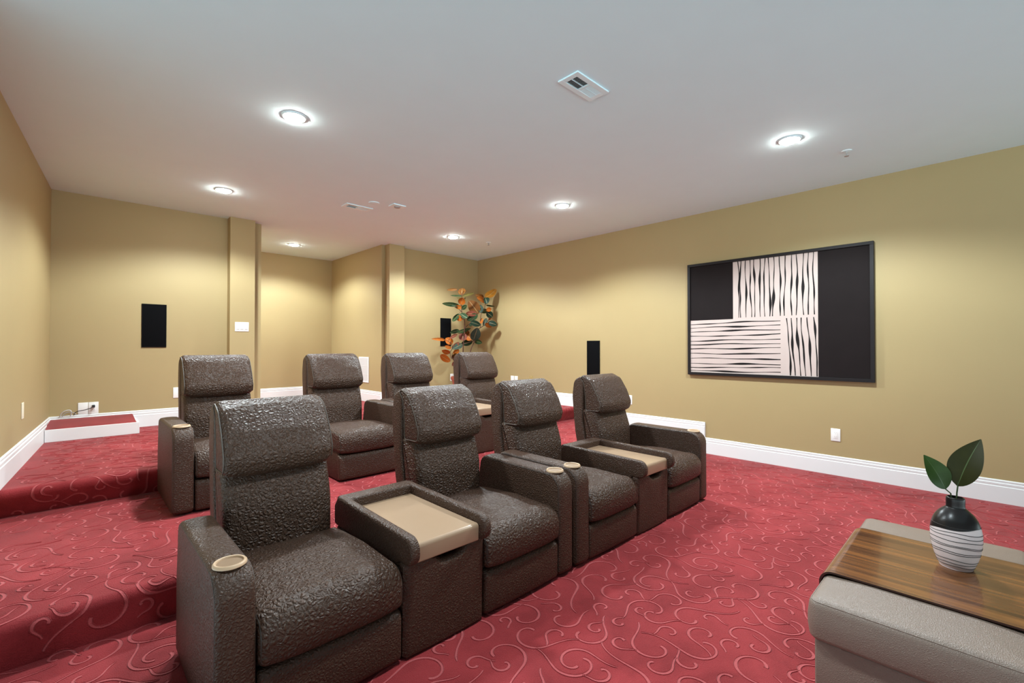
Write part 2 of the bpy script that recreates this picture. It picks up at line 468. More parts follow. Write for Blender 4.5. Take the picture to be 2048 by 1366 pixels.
for (ye, zt) in ((2.245, L1 + BBH), (3.775, L2 + BBH)):   # the moulding turns down the end of each raised run
    b.box((XR - .0115, ye - .006, zt - BBH + .004), (XR, ye + .02, zt - .002)); b.box((XR - .0155, ye + .02, zt - BBH + .004), (XR, ye + .036, zt - .022))
struct(b.build('baseboard_right', M['trim'], smooth=False))
nl = Vector((1, .073, 0)).normalized()
b = baseboard('', [((xl(YL), YL), (xl(3.8), 3.8), L1, (nl.x, -nl.y)), ((xl(3.8), 3.8), (xl(YB), YB), L2, (nl.x, -nl.y))])
struct(b.build('baseboard_left', M['trim'], smooth=False))
b = baseboard('', [((xl(YB), YB), (1.325, YB), L2, (0, -1)), ((1.325, YB), (1.325, 6.17), L2, (-1, 0)), ((1.308, 6.17), (1.605, 6.17), L2, (0, -1)), ((1.588, 6.17), (1.588, YB), L2, (1, 0)), ((1.588, YB), (XA0, YB), L2, (0, -1)), ((XA0, YB - .017), (XA0, YB + .15), L2, (1, 0))])
struct(b.build('baseboard_back_left', M['trim'], smooth=False))
b = baseboard('', [((XA1 , YB), (3.388, YB), L2, (0, -1)), ((3.388, YB), (3.388, 6.165), L2, (-1, 0)), ((3.371, 6.165), (3.655, 6.165), L2, (0, -1)), ((3.638, 6.165), (3.638, YB), L2, (1, 0)), ((3.638, YB), (XR, YB), L2, (0, -1)), ((XA1, YB - .017), (XA1, YA), L2, (-1, 0))])
struct(b.build('baseboard_back_right', M['trim'], smooth=False))
b = baseboard('', [((XP, YA), (XA1, YA), L2, (0, -1))])
struct(b.build('baseboard_passage', M['trim'], smooth=False))

# ---- low carpeted step box in the left back corner
t = thing('step_box', 'low white step box topped with red carpet in the left back corner', 'step', (.1, 6.05, L2))
b = MB(); xa = xl(5.83) + .02 - .1; xb = .48 - .1; ya = 5.83 - 6.05; yb = 6.28 - 6.05
b.rbox((xa, ya, .001), (xb, ya + .02, .112), .002); b.rbox((xb - .02, ya + .012, .001), (xb, yb, .112), .002)
b.build('frame_board', M['trim'], t, smooth=False)
b = MB(); loft(b, rounded([(ya + .021, .02, 0), (ya + .021, .112, .012), (yb - .004, .152, .012), (yb - .004, .02, 0)], 4, .08), xa + .002, xb - .021, .008, 10)   # the pad rises toward the wall
b.build('carpet_top', M['carpet'], t)

# ------------------------------------------------------------------ ceiling fittings
def downlight(x, y, label, power=True):
    t = thing('recessed_light', label, 'light', (x, y, CEIL), 0, 'round recessed ceiling lights')
    b = MB(); b.lathe([(.064, -.004), (.067, -.0085), (.077, -.006), (.080, -.0005), (.062, -.0005)], n=40)
    b.build('trim_ring', M['ceiling_trim'], t)
    b = MB(); b.lathe([(.0641, -.004), (.060, -.0135), (.042, -.020), (.02, -.0235), (0.0001, -.024)], n=40)
    b.build('lens', M['lens'], t)
    return t
def lamp(x, y, w, size=148, blend=.4):
    l = bpy.data.lights.new('lamp_beam', 'SPOT'); l.energy = w; l.spot_size = R(size); l.spot_blend = blend; l.shadow_soft_size = .09; l.color = LAMPC
    o = bpy.data.objects.new('lamp_beam', l); COL.objects.link(o); o.location = (x, y, CEIL - .03); return o
LAMPC = (.86, 1, 1.05); PW = 280
LX = (1.05, 3.815); LY = (None, 1.01, 3.19, 5.165)
LAB = {(0, 2): 'largest looking ceiling light at upper left, nearest the camera on the left side', (0, 3): 'ceiling light nearest the left back wall, in front of the wall pillar with the switch',
       (1, 1): 'ceiling light above and to the left of the framed picture, nearest on the right', (1, 2): 'middle ceiling light of the row along the right wall, above the front recliners', (1, 3): 'ceiling light above the rubber plant, near the right back corner'}
for i, x in enumerate(LX):
    for j, y in enumerate(LY):
        if y is None: continue
        if (i, j) in LAB: downlight(x, y, LAB[(i, j)])
        lamp(x, y, PW * (.82 if i == 0 else 1) * ((.6, 1.0)[i] if j == 1 else 1))
downlight(2.38, 7.205, 'ceiling light deep inside the bright passage at the back')
lamp(2.38, 7.205, 190); lamp(.95, 7.205, 190)  # second lamp, over the unseen stretch, is added to brighten the passage

def register(x0, y0, w, d, label, n=11):
    t = thing('ceiling_vent', label, 'vent', (x0 + w / 2, y0 + d / 2, CEIL), 0, 'white ceiling air vents')
    hw, hd = w / 2, d / 2; iw, idp = hw - .034, hd - .034
    b = MB()
    for a, c in (((-hw, -hd), (hw, -idp)), ((-hw, idp), (hw, hd)), ((-hw, -idp), (-iw, idp)), ((iw, -idp), (hw, idp)), ((-.008, -idp), (.008, idp))):
        b.rbox((a[0], a[1], -.009), (c[0], c[1], 0), .002)
    b.build('vent_frame', M['ceiling_trim'], t, smooth=False)
    b = MB(); b.box((-iw, -idp, -.0012), (iw, idp, -.0003)); b.build('duct_opening', M['slot'], t, smooth=False)
    for sgn, name in ((-1, 'louvre_bank'), (1, 'louvre_bank')):
        b = MB(); L = iw - .008
        for k in range(n):
            xc = sgn * (.008 + L * (k + .5) / n); h = .0035; q = -L / n * .42 * sgn
            # slats lean away from the middle on both sides
            v = [(xc - q, -idp, -.0085), (xc - q + .0009, -idp, -.0085), (xc + q + .0009, -idp, -.0015), (xc + q, -idp, -.0015)]
            v += [(a, idp, c) for a, _, c in v]
            b.add(v, [(0, 1, 2, 3), (7, 6, 5, 4), (0, 4, 5, 1), (1, 5, 6, 2), (2, 6, 7, 3), (3, 7, 4, 0)])
        for yy in (-idp * .02,):
            b.box((min(0, sgn * iw), yy - .0012, -.0088), (max(0, sgn * iw), yy + .0012, -.0012))
        b.build(name, M['ceiling_trim'], t, smooth=False)
    return t
register(2.005, 1.564, .30, .145, 'white ceiling vent nearest the camera, showing a dark and a light half')
register(2.09, 4.715, .30, .145, 'small looking ceiling vent farther back, beside the square ceiling detector')

def sprinkler(x, y, label):
    t = thing('sprinkler_head', label, 'sprinkler', (x, y, CEIL), 0, 'ceiling sprinklers')
    b = MB(); b.lathe([(.036, -.0003), (.034, -.004), (.014, -.008), (.010, -.008)], n=24); b.build('escutcheon', M['ceiling_trim'], t)
    b = MB(); b.lathe([(.008, -.007), (.008, -.018), (.004, -.02), (.004, -.036), (.0045, -.038)], n=12); b.tube([(-.009, 0, -.016), (-.011, 0, -.028), (0, 0, -.04)], .002, 6); b.tube([(.009, 0, -.016), (.011, 0, -.028), (0, 0, -.04)], .002, 6)
    b.build('sprinkler_body', M['grey_slot'], t)
    b = MB(); b.lathe([(.016, -.0405), (.016, -.042), (.0001, -.042)], n=16); b.build('deflector', M['grey_slot'], t)
sprinkler(4.356, .76, 'small sprinkler head on the ceiling above the picture, right of a ceiling light')
sprinkler(4.398, 5.086, 'tiny sprinkler head on the ceiling near the right back corner')
t = thing('ceiling_detector', 'small square ceiling detector with a dark centre beside the far vent', 'detector', (2.53, 4.44, CEIL))
b = MB(); b.rbox((-.075, -.06, -.012), (.075, .06, 0), .003); b.build('detector_case', M['ceiling_trim'], t, smooth=False)
b = MB(); b.lathe([(.035, -.0118), (.032, -.022), (.022, -.026), (.0001, -.027)], n=24); b.build('sensor_dome', M['grey_slot'], t)
b = MB(); b.lathe([(.055, -.0002), (.054, -.006), (.048, -.008), (.0001, -.0085)], n=28)
tag(b.build('cover_plate', M['ceiling'], loc=(2.30, 4.52, CEIL)), 'flat round cover plate on the ceiling left of the square detector', 'cover plate')

# ------------------------------------------------------------------ wall fittings
def on_wall(o, wall, a, z, off=0):
    """place a thing modelled facing -Y (x across, z up) on a wall"""
    if wall == 'back': o.location = (a, YB - off, z); o.rotation_euler = (0, 0, 0)
    if wall == 'right': o.location = (XR - off, a, z); o.rotation_euler = (0, 0, R(-90))
    if wall == 'left': o.location = (xl(a) + off, a, z); o.rotation_euler = (0, 0, R(90) - math.atan(.073))
    if wall == 'passage': o.location = (XA1 - off, a, z); o.rotation_euler = (0, 0, R(-90))
    return o
def speaker(wall, a, z, w, h, label):
    t = on_wall(thing('wall_speaker', label, 'speaker', group='black in-wall speakers'), wall, a, z)
    b = MB(); f = .006
    for p, q in (((-w / 2, -h / 2), (w / 2, -h / 2 + f)), ((-w / 2, h / 2 - f), (w / 2, h / 2)), ((-w / 2, -h / 2 + f), (-w / 2 + f, h / 2 - f)), ((w / 2 - f, -h / 2 + f), (w / 2, h / 2 - f))):
        b.rbox((p[0], -.010, p[1]), (q[0], 0, q[1]), .0015)
    b.build('speaker_frame', M['speaker_frame'], t, smooth=False)
    b = MB(); b.rbox((-w / 2 + f, -.009, -h / 2 + f), (w / 2 - f, 0, h / 2 - f), .002); b.build('grille_cloth', M['speaker'], t)
speaker('back', .635, 1.436, .215, .47, 'black wall speaker on the back wall left of the pillar')
speaker('back', 4.50, 1.45, .215, .467, 'black wall speaker on the back wall, half hidden by the rubber plant')
speaker('right', 3.788, 1.05, .215, .48, 'black wall speaker left of the picture, rising behind a front row headrest')

def plate(wall, a, z, label, kind='outlet', mat='plate', w=.075, h=.118, cat='outlet', off=0, name='wall_outlet', group='white wall plates'):
    t = on_wall(thing(name, label, cat, group=group), wall, a, z, off)
    b = MB(); b.rbox((-w / 2, -.006, -h / 2), (w / 2, 0, h / 2), .0022); b.build('cover_plate', M[mat], t)
    if kind == 'outlet':
        b = MB(); b.rbox((-.0165, -.0085, -.034), (.0165, -.005, .034), .003); r = b.build('receptacle', M[mat], t)
        for s in (-1, 1):
            zc = s * .0195
            for p, q in (((-.0075, zc - .001), (-.0055, zc + .0065)), ((.0055, zc - .001), (.0075, zc + .0065)), ((-.002, zc - .009), (.002, zc - .0055))):
                b = MB(); b.box((p[0], -.0089, p[1]), (q[0], -.008, q[1])); b.build('slot', M['grey_slot'], r, smooth=False)
    elif kind == 'jack':
        b = MB(); b.rbox((-.010, -.0085, -.010), (.010, -.005, .010), .002); b.build('jack', M['cream'], t)
    elif kind == 'blank':
        for s in (-1, 1):
            b = MB(); b.lathe([(.003, -.0058), (.003, -.0068), (.0001, -.007)], c=(0, 0, s * h * .36), n=10, axis=1); b.build('screw', M['plate'], t)
    return t
plate('right', 1.008, .377, 'white outlet low on the right wall below the framed picture')
plate('right', 3.22, .522, 'white outlet on the right wall beside the rightmost front row headrest')
plate('right', 5.405, .672, 'left one of the two white plates low on the right wall beside the plant', 'blank', cat='wall plate', name='wall_plate')
plate('right', 5.318, .672, 'right one of the two white plates low on the right wall beside the plant', 'jack', cat='wall plate', name='wall_plate')
plate('right', 4.98, .69, 'small plate painted tan like the right wall it sits on', 'blank', 'tanplate', cat='wall plate', name='wall_plate', group=None)
plate('back', .0755, .588, 'left one of two white plates above the low step box, crossed by a black cord', 'blank', cat='wall plate', name='wall_plate')
plate('back', .1535, .588, 'right one of two white plates above the low step box, with the cord plugged in', 'outlet')
plate('back', .845, .694, 'white plate on the back wall, mostly hidden by the leftmost back row seat', 'blank', cat='wall plate', name='wall_plate')
plate('back', 4.632, .69, 'left one of two white plates above the plant pot on the back wall', 'outlet')
plate('back', 4.725, .69, 'right one of two white plates above the plant pot, mostly hidden by a headrest', 'blank', cat='wall plate', name='wall_plate')
plate('left', 4.9, .74, 'narrow cream plate on the left wall above the baseboard', 'blank', 'cream', cat='wall plate', name='wall_plate', group=None)
t = thing('light_switch', 'white triple light switch plate on the back wall pillar', 'light switch', (1.45, 6.17, 1.445))
b = MB(); b.rbox((-.073, -.006, -.055), (.073, 0, .055), .002); b.build('cover_plate', M['plate'], t)
for k in (-1, 0, 1):
    b = MB(); b.rbox((k * .044 - .0165, -.0095, -.032), (k * .044 + .0165, -.005, .032), .002); r = b.build('rocker', M['plate'], t)
    b = MB(); b.box((k * .044 - .0145, -.0098, -.0305), (k * .044 + .0145, -.009, -.027)); b.build('rocker_edge', M['grey_slot'], r, smooth=False)
t = on_wall(thing('return_air_grille', 'white return air grille on the passage side wall behind the back row', 'air grille'), 'passage', 6.86, .845)
b = MB(); w, h, f = .34, .40, .022
for p, q in (((-w / 2, -h / 2), (w / 2, -h / 2 + f)), ((-w / 2, h / 2 - f), (w / 2, h / 2)), ((-w / 2, -h / 2 + f), (-w / 2 + f, h / 2 - f)), ((w / 2 - f, -h / 2 + f), (w / 2, h / 2 - f))):
    b.rbox((p[0], -.010, p[1]), (q[0], 0, q[1]), .0015)
b.build('grille_frame', M['trim'], t, smooth=False)
b = MB(); b.box((-w / 2 + f, -.0012, -h / 2 + f), (w / 2 - f, -.0004, h / 2 - f)); b.build('grille_back', M['grey_slot'], t, smooth=False)
b = MB(); n = 20
for k in range(n):
    xc = -w / 2 + f + (w - 2 * f) * (k + .5) / n
    b.box((xc - .0045, -.008, -h / 2 + f), (xc + .0045, -.005, h / 2 - f))
for zz in (-h / 6, h / 6): b.box((-w / 2 + f, -.0085, zz - .003), (w / 2 - f, -.0045, zz + .003))
b.build('grille_slats', M['trim'], t, smooth=False)

# cords at the two plates in the left back corner
t = thing('power_cord', 'black power cord hanging from the outlet above the step box', 'cord', (.1535, YB - .006, .607))
b = MB(); b.rbox((-.011, -.040, -.012), (.011, -.002, .012), .004); b.tube([(0, -.038, 0), (0, -.05, -.004)], .006, 8); b.build('plug', M['cord_black'], t)
b = MB(); b.tube([(0, -.05, -.004), (-.02, -.057, -.014), (-.06, -.056, -.028), (-.11, -.05, -.036), (-.135, -.042, -.048), (-.142, -.034, -.062), (-.144, -.026, -.076)], .0036, 8); b.build('cable', M['cord_black'], t)
t = thing('cable_bundle', 'grey and white cable loops standing on the baseboard beside the black cord', 'cable', (-.045, 6.27, .53))
def arc(pts, k=5):
    pts = [Vector(p) for p in pts]; out = []
    for i in range(len(pts) - 1):
        p0 = pts[max(0, i - 1)]; p1 = pts[i]; p2 = pts[i + 1]; p3 = pts[min(len(pts) - 1, i + 2)]
        for j in range(k):
            u = j / k; out.append(.5 * ((2 * p1) + (p2 - p0) * u + (2 * p0 - 5 * p1 + 4 * p2 - p3) * u * u + (3 * p1 - p0 - 3 * p2 + p3) * u ** 3))
    return out + [pts[-1]]
b = MB(); b.tube(arc([(-.045, .012, -.008), (-.03, .0, .03), (.0, -.008, .052), (.03, -.008, .05), (.036, .0, .02), (.03, .008, -.006)]), .0048, 8); b.build('white_loop', M['cord_white'], t)
b = MB(); b.tube(arc([(-.03, -.008, -.006), (-.015, -.012, .02), (.01, -.014, .035), (.05, -.018, .03), (.075, -.01, .002)]), .0035, 8); b.build('grey_loop', M['grey_slot'], t)

# ------------------------------------------------------------------ framed picture on the right wall
t = thing('framed_picture', 'large black framed picture of wavy pale stripes between black panels', 'picture', (XR, 1.568, 1.522), R(-90))
W, H, fw = 1.72, 1.272, .030       # modelled facing -Y: x runs left to right as seen
b = MB()
for p, q in (((-W / 2, -H / 2), (W / 2, -H / 2 + fw)), ((-W / 2, H / 2 - fw), (W / 2, H / 2)), ((-W / 2, -H / 2 + fw), (-W / 2 + fw, H / 2 - fw)), ((W / 2 - fw, -H / 2 + fw), (W / 2, H / 2 - fw))):
    b.rbox((p[0], -.036, p[1]), (q[0], 0, q[1]), .002)
b.build('frame', M['frame'], t, smooth=False)
b = MB(); iw, ih = W / 2 - fw, H / 2 - fw; D = -.022
b.box((-iw, D, -ih), (iw, -.002, ih), 0)
def art_rect(x0, x1, z0, z1, m, d): b.add([(x0, D - d, z0), (x1, D - d, z0), (x1, D - d, z1), (x0, D - d, z1)], [(0, 1, 2, 3)], m)
X = lambda y: 1.568 - y; Z = lambda z: z - 1.522
SX0, SX1 = X(1.923), X(1.137); ZS = Z(1.508)
art_rect(SX0, SX1, ZS, ih - .0005, 1, .0006)
art_rect(-iw + .0005, SX1, -ih + .0005, ZS, 1, .0006)
art_rect(X(1.127), X(1.122), -ih, ih, 2, .0006)
rng = random.Random(23)
def stroke(p0, p1, w0, wob, vertical):
    n = 26; lo, hi = [], []; ph = [rng.uniform(0, 6.28) for _ in range(4)]; fat = rng.uniform(.15, .85); fat2 = rng.uniform(.1, .9); fk = rng.uniform(.6, 1.7)
    for i in range(n + 1):
        u = i / n
        off = wob * (math.sin(u * 5 + ph[0]) * .6 + math.sin(u * 11 + ph[1]) * .35)
        w = w0 * .82 * (.75 + fk * math.exp(-((u - fat) / .13) ** 2) + .6 * math.exp(-((u - fat2) / .09) ** 2) + .2 * math.sin(u * 17 + ph[2]))
        c = [p0[k] + (p1[k] - p0[k]) * u for k in (0, 1)]
        if vertical: c[0] += off; lo.append((c[0] - w / 2, c[1])); hi.append((c[0] + w / 2, c[1]))
        else: c[1] += off; lo.append((c[0], c[1] - w / 2)); hi.append((c[0], c[1] + w / 2))
    v = [(x, D - .0012, z) for x, z in lo] + [(x, D - .0012, z) for x, z in hi]; m = n + 1
    b.add(v, [(i, i + 1, m + i + 1, m + i) for i in range(n)], 2)
for y in (1.868, 1.842, 1.792, 1.748, 1.705, 1.655, 1.607, 1.565, 1.520, 1.468, 1.418, 1.362, 1.313, 1.262, 1.212, 1.172):
    stroke((X(y), ih - .001), (X(y - rng.uniform(-.012, .012)), Z(1.522) - .002), .0125, .0075, True)
for k, z in enumerate((1.475, 1.432, 1.388, 1.335, 1.285, 1.243, 1.192, 1.140, 1.085, 1.030, .985, .945)):
    stroke((-iw + .001, Z(z - .012)), (X(1.462), Z(z + rng.uniform(-.008, .010))), .0105, .0065, False)
for y in (1.402, 1.366, 1.318, 1.278, 1.226, 1.172):
    stroke((X(y), Z(1.495)), (X(y - .03), -ih + .004), .0135, .0065, True)
b.build('canvas', [M['art_black'], M['art_pale'], M['art_ink']], t, smooth=False)
LEAVES=[
 ((4.31, 5.73, 2.098), (4.144, 5.77, 2.081), 0.032, 'brown'),
 ((4.399, 5.744, 2.02), (4.487, 5.83, 2.143), 0.098, 'brown'),
 ((4.41, 5.739, 2.073), (4.581, 5.821, 2.1), 0.021, 'brown'),
 ((4.373, 5.682, 1.99), (4.597, 5.659, 2.06), 0.032, 'olive'),
 ((4.415, 5.755, 2.005), (4.214, 5.775, 2.003), 0.021, 'green'),
 ((4.416, 5.752, 1.97), (4.241, 5.648, 1.959), 0.021, 'olive'),
 ((4.379, 5.718, 1.867), (4.358, 5.644, 1.966), 0.092, 'orange'),
 ((4.348, 5.724, 1.854), (4.024, 5.726, 1.862), 0.055, 'green'),
 ((4.302, 5.681, 1.832), (4.103, 5.601, 1.82), 0.039, 'dark'),
 ((4.389, 5.702, 1.873), (4.517, 5.783, 1.992), 0.039, 'olive'),
 ((4.405, 5.741, 1.796), (4.436, 5.648, 1.855), 0.055, 'green'),
 ((4.421, 5.744, 1.831), (4.212, 5.646, 1.815), 0.052, 'orange'),
 ((4.353, 5.729, 1.723), (4.145, 5.629, 1.591), 0.057, 'green'),
 ((4.387, 5.68, 1.631), (4.298, 5.751, 1.676), 0.071, 'orange'),
 ((4.356, 5.697, 1.722), (4.43, 5.616, 1.653), 0.071, 'green'),
 ((4.754, 5.759, 1.745), (4.621, 5.829, 1.955), 0.149, 'brown'),
 ((4.762, 5.703, 1.754), (4.838, 5.794, 1.898), 0.077, 'grey'),
 ((4.702, 5.723, 1.752), (4.498, 5.749, 1.731), 0.077, 'rust'),
 ((4.711, 5.696, 1.727), (4.547, 5.783, 1.63), 0.089, 'green'),
 ((4.774, 5.735, 1.768), (5.026, 5.828, 1.811), 0.066, 'green'),
 ((4.913, 5.751, 1.776), (5.012, 5.69, 1.699), 0.091, 'dark'),
 ((4.555, 5.709, 1.604), (4.694, 5.617, 1.547), 0.077, 'dark'),
 ((4.846, 5.692, 1.949), (4.581, 5.577, 1.975), 0.084, 'orange'),
 ((4.841, 5.704, 2.015), (4.655, 5.713, 2.038), 0.062, 'brown'),
 ((4.867, 5.68, 2.016), (5.107, 5.706, 2.171), 0.108, 'yellow'),
 ((4.878, 5.707, 2.012), (4.856, 5.648, 1.901), 0.096, 'dark'),
 ((4.903, 5.745, 1.89), (5.087, 5.726, 1.882), 0.022, 'green'),
 ((4.881, 5.705, 1.802), (4.984, 5.686, 1.835), 0.058, 'orange'),
 ((4.948, 5.736, 1.608), (5.049, 5.619, 1.561), 0.08, 'dark'),
 ((5.034, 5.758, 1.542), (4.799, 5.633, 1.575), 0.059, 'orange'),
 ((4.967, 5.74, 1.706), (5.055, 5.804, 1.661), 0.051, 'orange'),
 ((4.767, 5.681, 1.581), (4.826, 5.733, 1.677), 0.04, 'orange'),
 ((4.845, 5.709, 1.543), (4.898, 5.712, 1.677), 0.057, 'grey'),
 ((4.605, 5.681, 1.307), (4.581, 5.561, 1.507), 0.131, 'grey'),
 ((4.581, 5.694, 1.311), (4.548, 5.784, 1.401), 0.099, 'orange'),
 ((4.62, 5.696, 1.308), (4.827, 5.74, 1.27), 0.068, 'green'),
 ((4.629, 5.754, 1.291), (4.475, 5.841, 1.249), 0.082, 'green'),
 ((4.394, 5.708, 1.243), (4.168, 5.659, 1.169), 0.078, 'grey'),
 ((4.427, 5.722, 1.3), (4.449, 5.77, 1.431), 0.106, 'rust'),
 ((4.294, 5.689, 1.421), (4.585, 5.731, 1.501), 0.048, 'green'),
 ((4.353, 5.744, 1.466), (4.233, 5.812, 1.423), 0.053, 'green'),
 ((4.144, 5.683, 1.331), (4.344, 5.77, 1.403), 0.04, 'rust'),
 ((4.066, 5.687, 1.308), (3.775, 5.636, 1.321), 0.038, 'orange'),
 ((4.219, 5.729, 1.251), (4.149, 5.81, 1.338), 0.088, 'orange'),
 ((4.185, 5.707, 1.183), (4.123, 5.79, 1.219), 0.043, 'orange'),
 ((4.219, 5.724, 1.186), (4.302, 5.665, 1.276), 0.054, 'rust'),
 ((4.165, 5.705, 1.105), (3.945, 5.616, 1.156), 0.065, 'orange'),
 ((4.161, 5.686, 0.983), (3.896, 5.59, 1.084), 0.083, 'orange'),
 ((4.228, 5.735, 1.106), (4.43, 5.834, 1.15), 0.07, 'orange'),
 ((4.214, 5.693, 1.026), (4.183, 5.574, 1.109), 0.058, 'olive'),
 ((4.302, 5.759, 0.963), (4.229, 5.752, 0.912), 0.059, 'rust'),
 ((4.536, 5.712, 1.569), (4.53, 5.637, 1.537), 0.037, 'dark'),
 ((4.511, 5.728, 1.464), (4.544, 5.788, 1.393), 0.056, 'brown'),
]
STEMS=[
 [(4.448, 5.72, 0.759), (4.436, 5.72, 1.122), (4.439, 5.72, 1.45), (4.435, 5.72, 1.611), (4.403, 5.72, 1.748), (4.403, 5.72, 1.875), (4.388, 5.72, 1.994), (4.388, 5.72, 2.023)],
 [(4.521, 5.72, 0.756), (4.572, 5.72, 1.121), (4.639, 5.72, 1.302), (4.688, 5.72, 1.468), (4.792, 5.72, 1.516), (4.889, 5.72, 1.581), (4.949, 5.72, 1.68)],
 [(4.792, 5.72, 1.516), (4.776, 5.72, 1.72), (4.854, 5.72, 1.844), (4.886, 5.72, 2.02)],
 [(4.347, 5.72, 0.763), (4.255, 5.72, 0.971), (4.192, 5.72, 1.04), (4.185, 5.72, 1.118), (4.208, 5.72, 1.186), (4.171, 5.72, 1.264), (4.089, 5.72, 1.308)],
 [(4.439, 5.72, 1.508), (4.557, 5.72, 1.593), (4.639, 5.72, 1.655), (4.73, 5.72, 1.736)],
 [(4.388, 5.72, 1.747), (4.345, 5.72, 1.791), (4.267, 5.72, 1.821)],
 [(4.255, 5.72, 0.971), (4.22, 5.72, 1.039), (4.217, 5.72, 1.107)],
 [(4.639, 5.72, 1.302), (4.602, 5.72, 1.29), (4.404, 5.72, 1.243)],
]
# ------------------------------------------------------------------ theatre seats (modelled facing -Y, front at y = 0)
AW, SW, CW = .114, .506, .406; GW = 2 * AW + 2 * SW + CW; ARMH = .535
def boolean_cut(o, cutter_mb):
    c = link_mesh('cutter', cutter_mb.v, cutter_mb.f, M['welt'], smooth=False)
    md = o.modifiers.new('cut', 'BOOLEAN'); md.object = c; md.operation = 'DIFFERENCE'; md.solver = 'EXACT'
    dg = bpy.context.evaluated_depsgraph_get(); me = bpy.data.meshes.new_from_object(o.evaluated_get(dg))
    o.modifiers.remove(md); old = o.data; o.data = me; me.name = o.name; bpy.data.objects.remove(c)
    me.polygons.foreach_set('use_smooth', [True] * len(me.polygons)); me.set_sharp_from_angle(angle=R(48))

ARM = rounded([(0, .012, .03), (0, ARMH, .085), (.64, ARMH, .06), (.68, .30, .05), (.68, .012, .02)], 7, .045)
def make_recliner(sgn, label, group):
    """sgn -1: armrest on the low-x side, +1: on the high-x side; origin at the seat centre, front edge"""
    t = thing('theater_recliner', label, 'recliner', group=group)
    hs = SW / 2; g = .004
    b = MB(); b.rbox((-hs + .01, .045, .004), (hs - .01, .78, .235), .012); b.build('base_frame', M['leather_side'], t)
    b = MB(); loft(b, rounded([(.002, .012, .02), (.000, .200, .035), (.06, .208, .02), (.06, .012, .01)], 5, .05), -hs + g, hs - g, .016, 6,
                   lambda y, z, s: .010 * (1 - s * s) * max(0, 1 - ((z - .11) / .12) ** 2) if y < .03 else 0)
    b.build('footrest', M['leather_side'], t)
    # seat cushion, crowned, with a full rounded front
    def crown(y, z, s):
        k = max(0, 1 - s ** 4)
        return k * (.028 * max(0, min(1, (z - .30) / .06)) * max(0, 1 - ((y - .27) / .34) ** 4) + (.022 * max(0, 1 - ((z - .29) / .10) ** 2) if y < .06 else 0))
    b = MB(); loft(b, rounded([(-.008, .220, .022), (-.012, .365, .075), (.30, .372, .2), (.62, .352, .03), (.62, .222, .02)], 8, .03), -hs + g, hs - g, .022, 12, crown, arc=5)
    s = b.build('seat', M['leather'], t)
    # welt round each side of the seat cushion
    for sx in (-1, 1):
        P = inset(rounded([(-.008, .220, .022), (-.012, .365, .075), (.30, .372, .2), (.60, .352, .03), (.60, .222, .02)], 8, .03), .0065)
        pts = [(sx * (hs - g - .007), p.x - .0008, p.y + .0008) for p in P if p.x < .45]
        i0 = min(range(len(pts)), key=lambda i: (pts[i][2] - .22) ** 2 + (pts[i][1] - .44) ** 2); pts = pts[i0:] + pts[:i0]
        w = MB(); w.tube(pts, .0024, 6, closed=False); w.build('seat_welt', M['welt'], s)
    # back: rear shell, back cushion, headrest roll
    hb = .223
    b = MB(); loft(b, rounded([(.70, .25, .02), (.775, .60, .2), (.765, .93, .03), (.795, .962, .05), (.865, .93, .08), (.885, .80, .3), (.855, .50, .3), (.80, .25, .03)], 6, .04), -hb, hb, .016, 8,
                   lambda y, z, s: 0)
    b.build('back_shell', M['leather_side'], t)
    def puff(a):
        return lambda y, z, s: a * max(0, 1 - abs(s) ** 3.2) * (1 if y < .70 else 0)
    b = MB(); loft(b, rounded([(.590, .30, .03), (.592, .52, .2), (.645, .682, .030), (.72, .695, .03), (.785, .69, .02), (.725, .30, .02)], 6, .03), -hb + .002, hb - .002, .030, 12, puff(.020), arc=5)
    b.build('backrest', M['leather'], t)
    b = MB(); loft(b, rounded([(.598, .676, .034), (.580, .740, .06), (.625, .840, .12), (.690, .940, .11), (.775, .976, .045), (.812, .950, .035), (.77, .90, .05), (.756, .80, .1), (.752, .672, .03)], 7, .025), -hb, hb, .026, 12, puff(.018), arc=5)
    h = b.build('headrest', M['leather'], t)
    for sx in (-1, 1):
        P = inset(rounded([(.598, .676, .034), (.580, .740, .06), (.625, .840, .12), (.690, .940, .11), (.775, .976, .045), (.812, .950, .035), (.77, .90, .05), (.756, .80, .1), (.752, .672, .03)], 7, .025), .0125)
        w = MB(); w.tube([(sx * (hb - .0015), p.x, p.y) for p in P], .0028, 6, closed=True); w.build('headrest_seam', M['thread'], h)
    # armrest with cup holder
    x0, x1 = (-hs - AW + .002, -hs - .002) if sgn < 0 else (hs + .002, hs + AW - .002)
    b = MB(); loft(b, ARM, x0, x1, .014, 4, lambda y, z, s: .005 * (1 - s * s) if (z > .45 or y < .03) else 0, ((.014, .001) if sgn < 0 else (.001, .014)))
    a = b.build('armrest', M['leather_side'], t)
    cx = (x0 + x1) / 2; cy = .080
    cut = MB(); cut.lathe([(.0385, ARMH - .075), (.0385, ARMH + .05)], c=(cx, cy, 0), n=40); boolean_cut(a, cut)
    for xs in (x0 + .0025, x1 - .0025):
        P = inset(ARM, .0095); pts = [(xs, p.x, p.y) for p in P if p.y > .03 and p.x < .65]
        i0 = min(range(len(pts)), key=lambda i: pts[i][1] + pts[i][2] * .01 if pts[i][2] < .06 else 9)
        P2 = pts[i0:] + pts[:i0]
        jump = max(range(len(P2)), key=lambda i: math.dist(P2[i], P2[i - 1])); P2 = P2[jump:] + P2[:jump]
        w = MB(); w.tube(P2, .0026, 6); w.build('arm_welt', M['welt'], a)
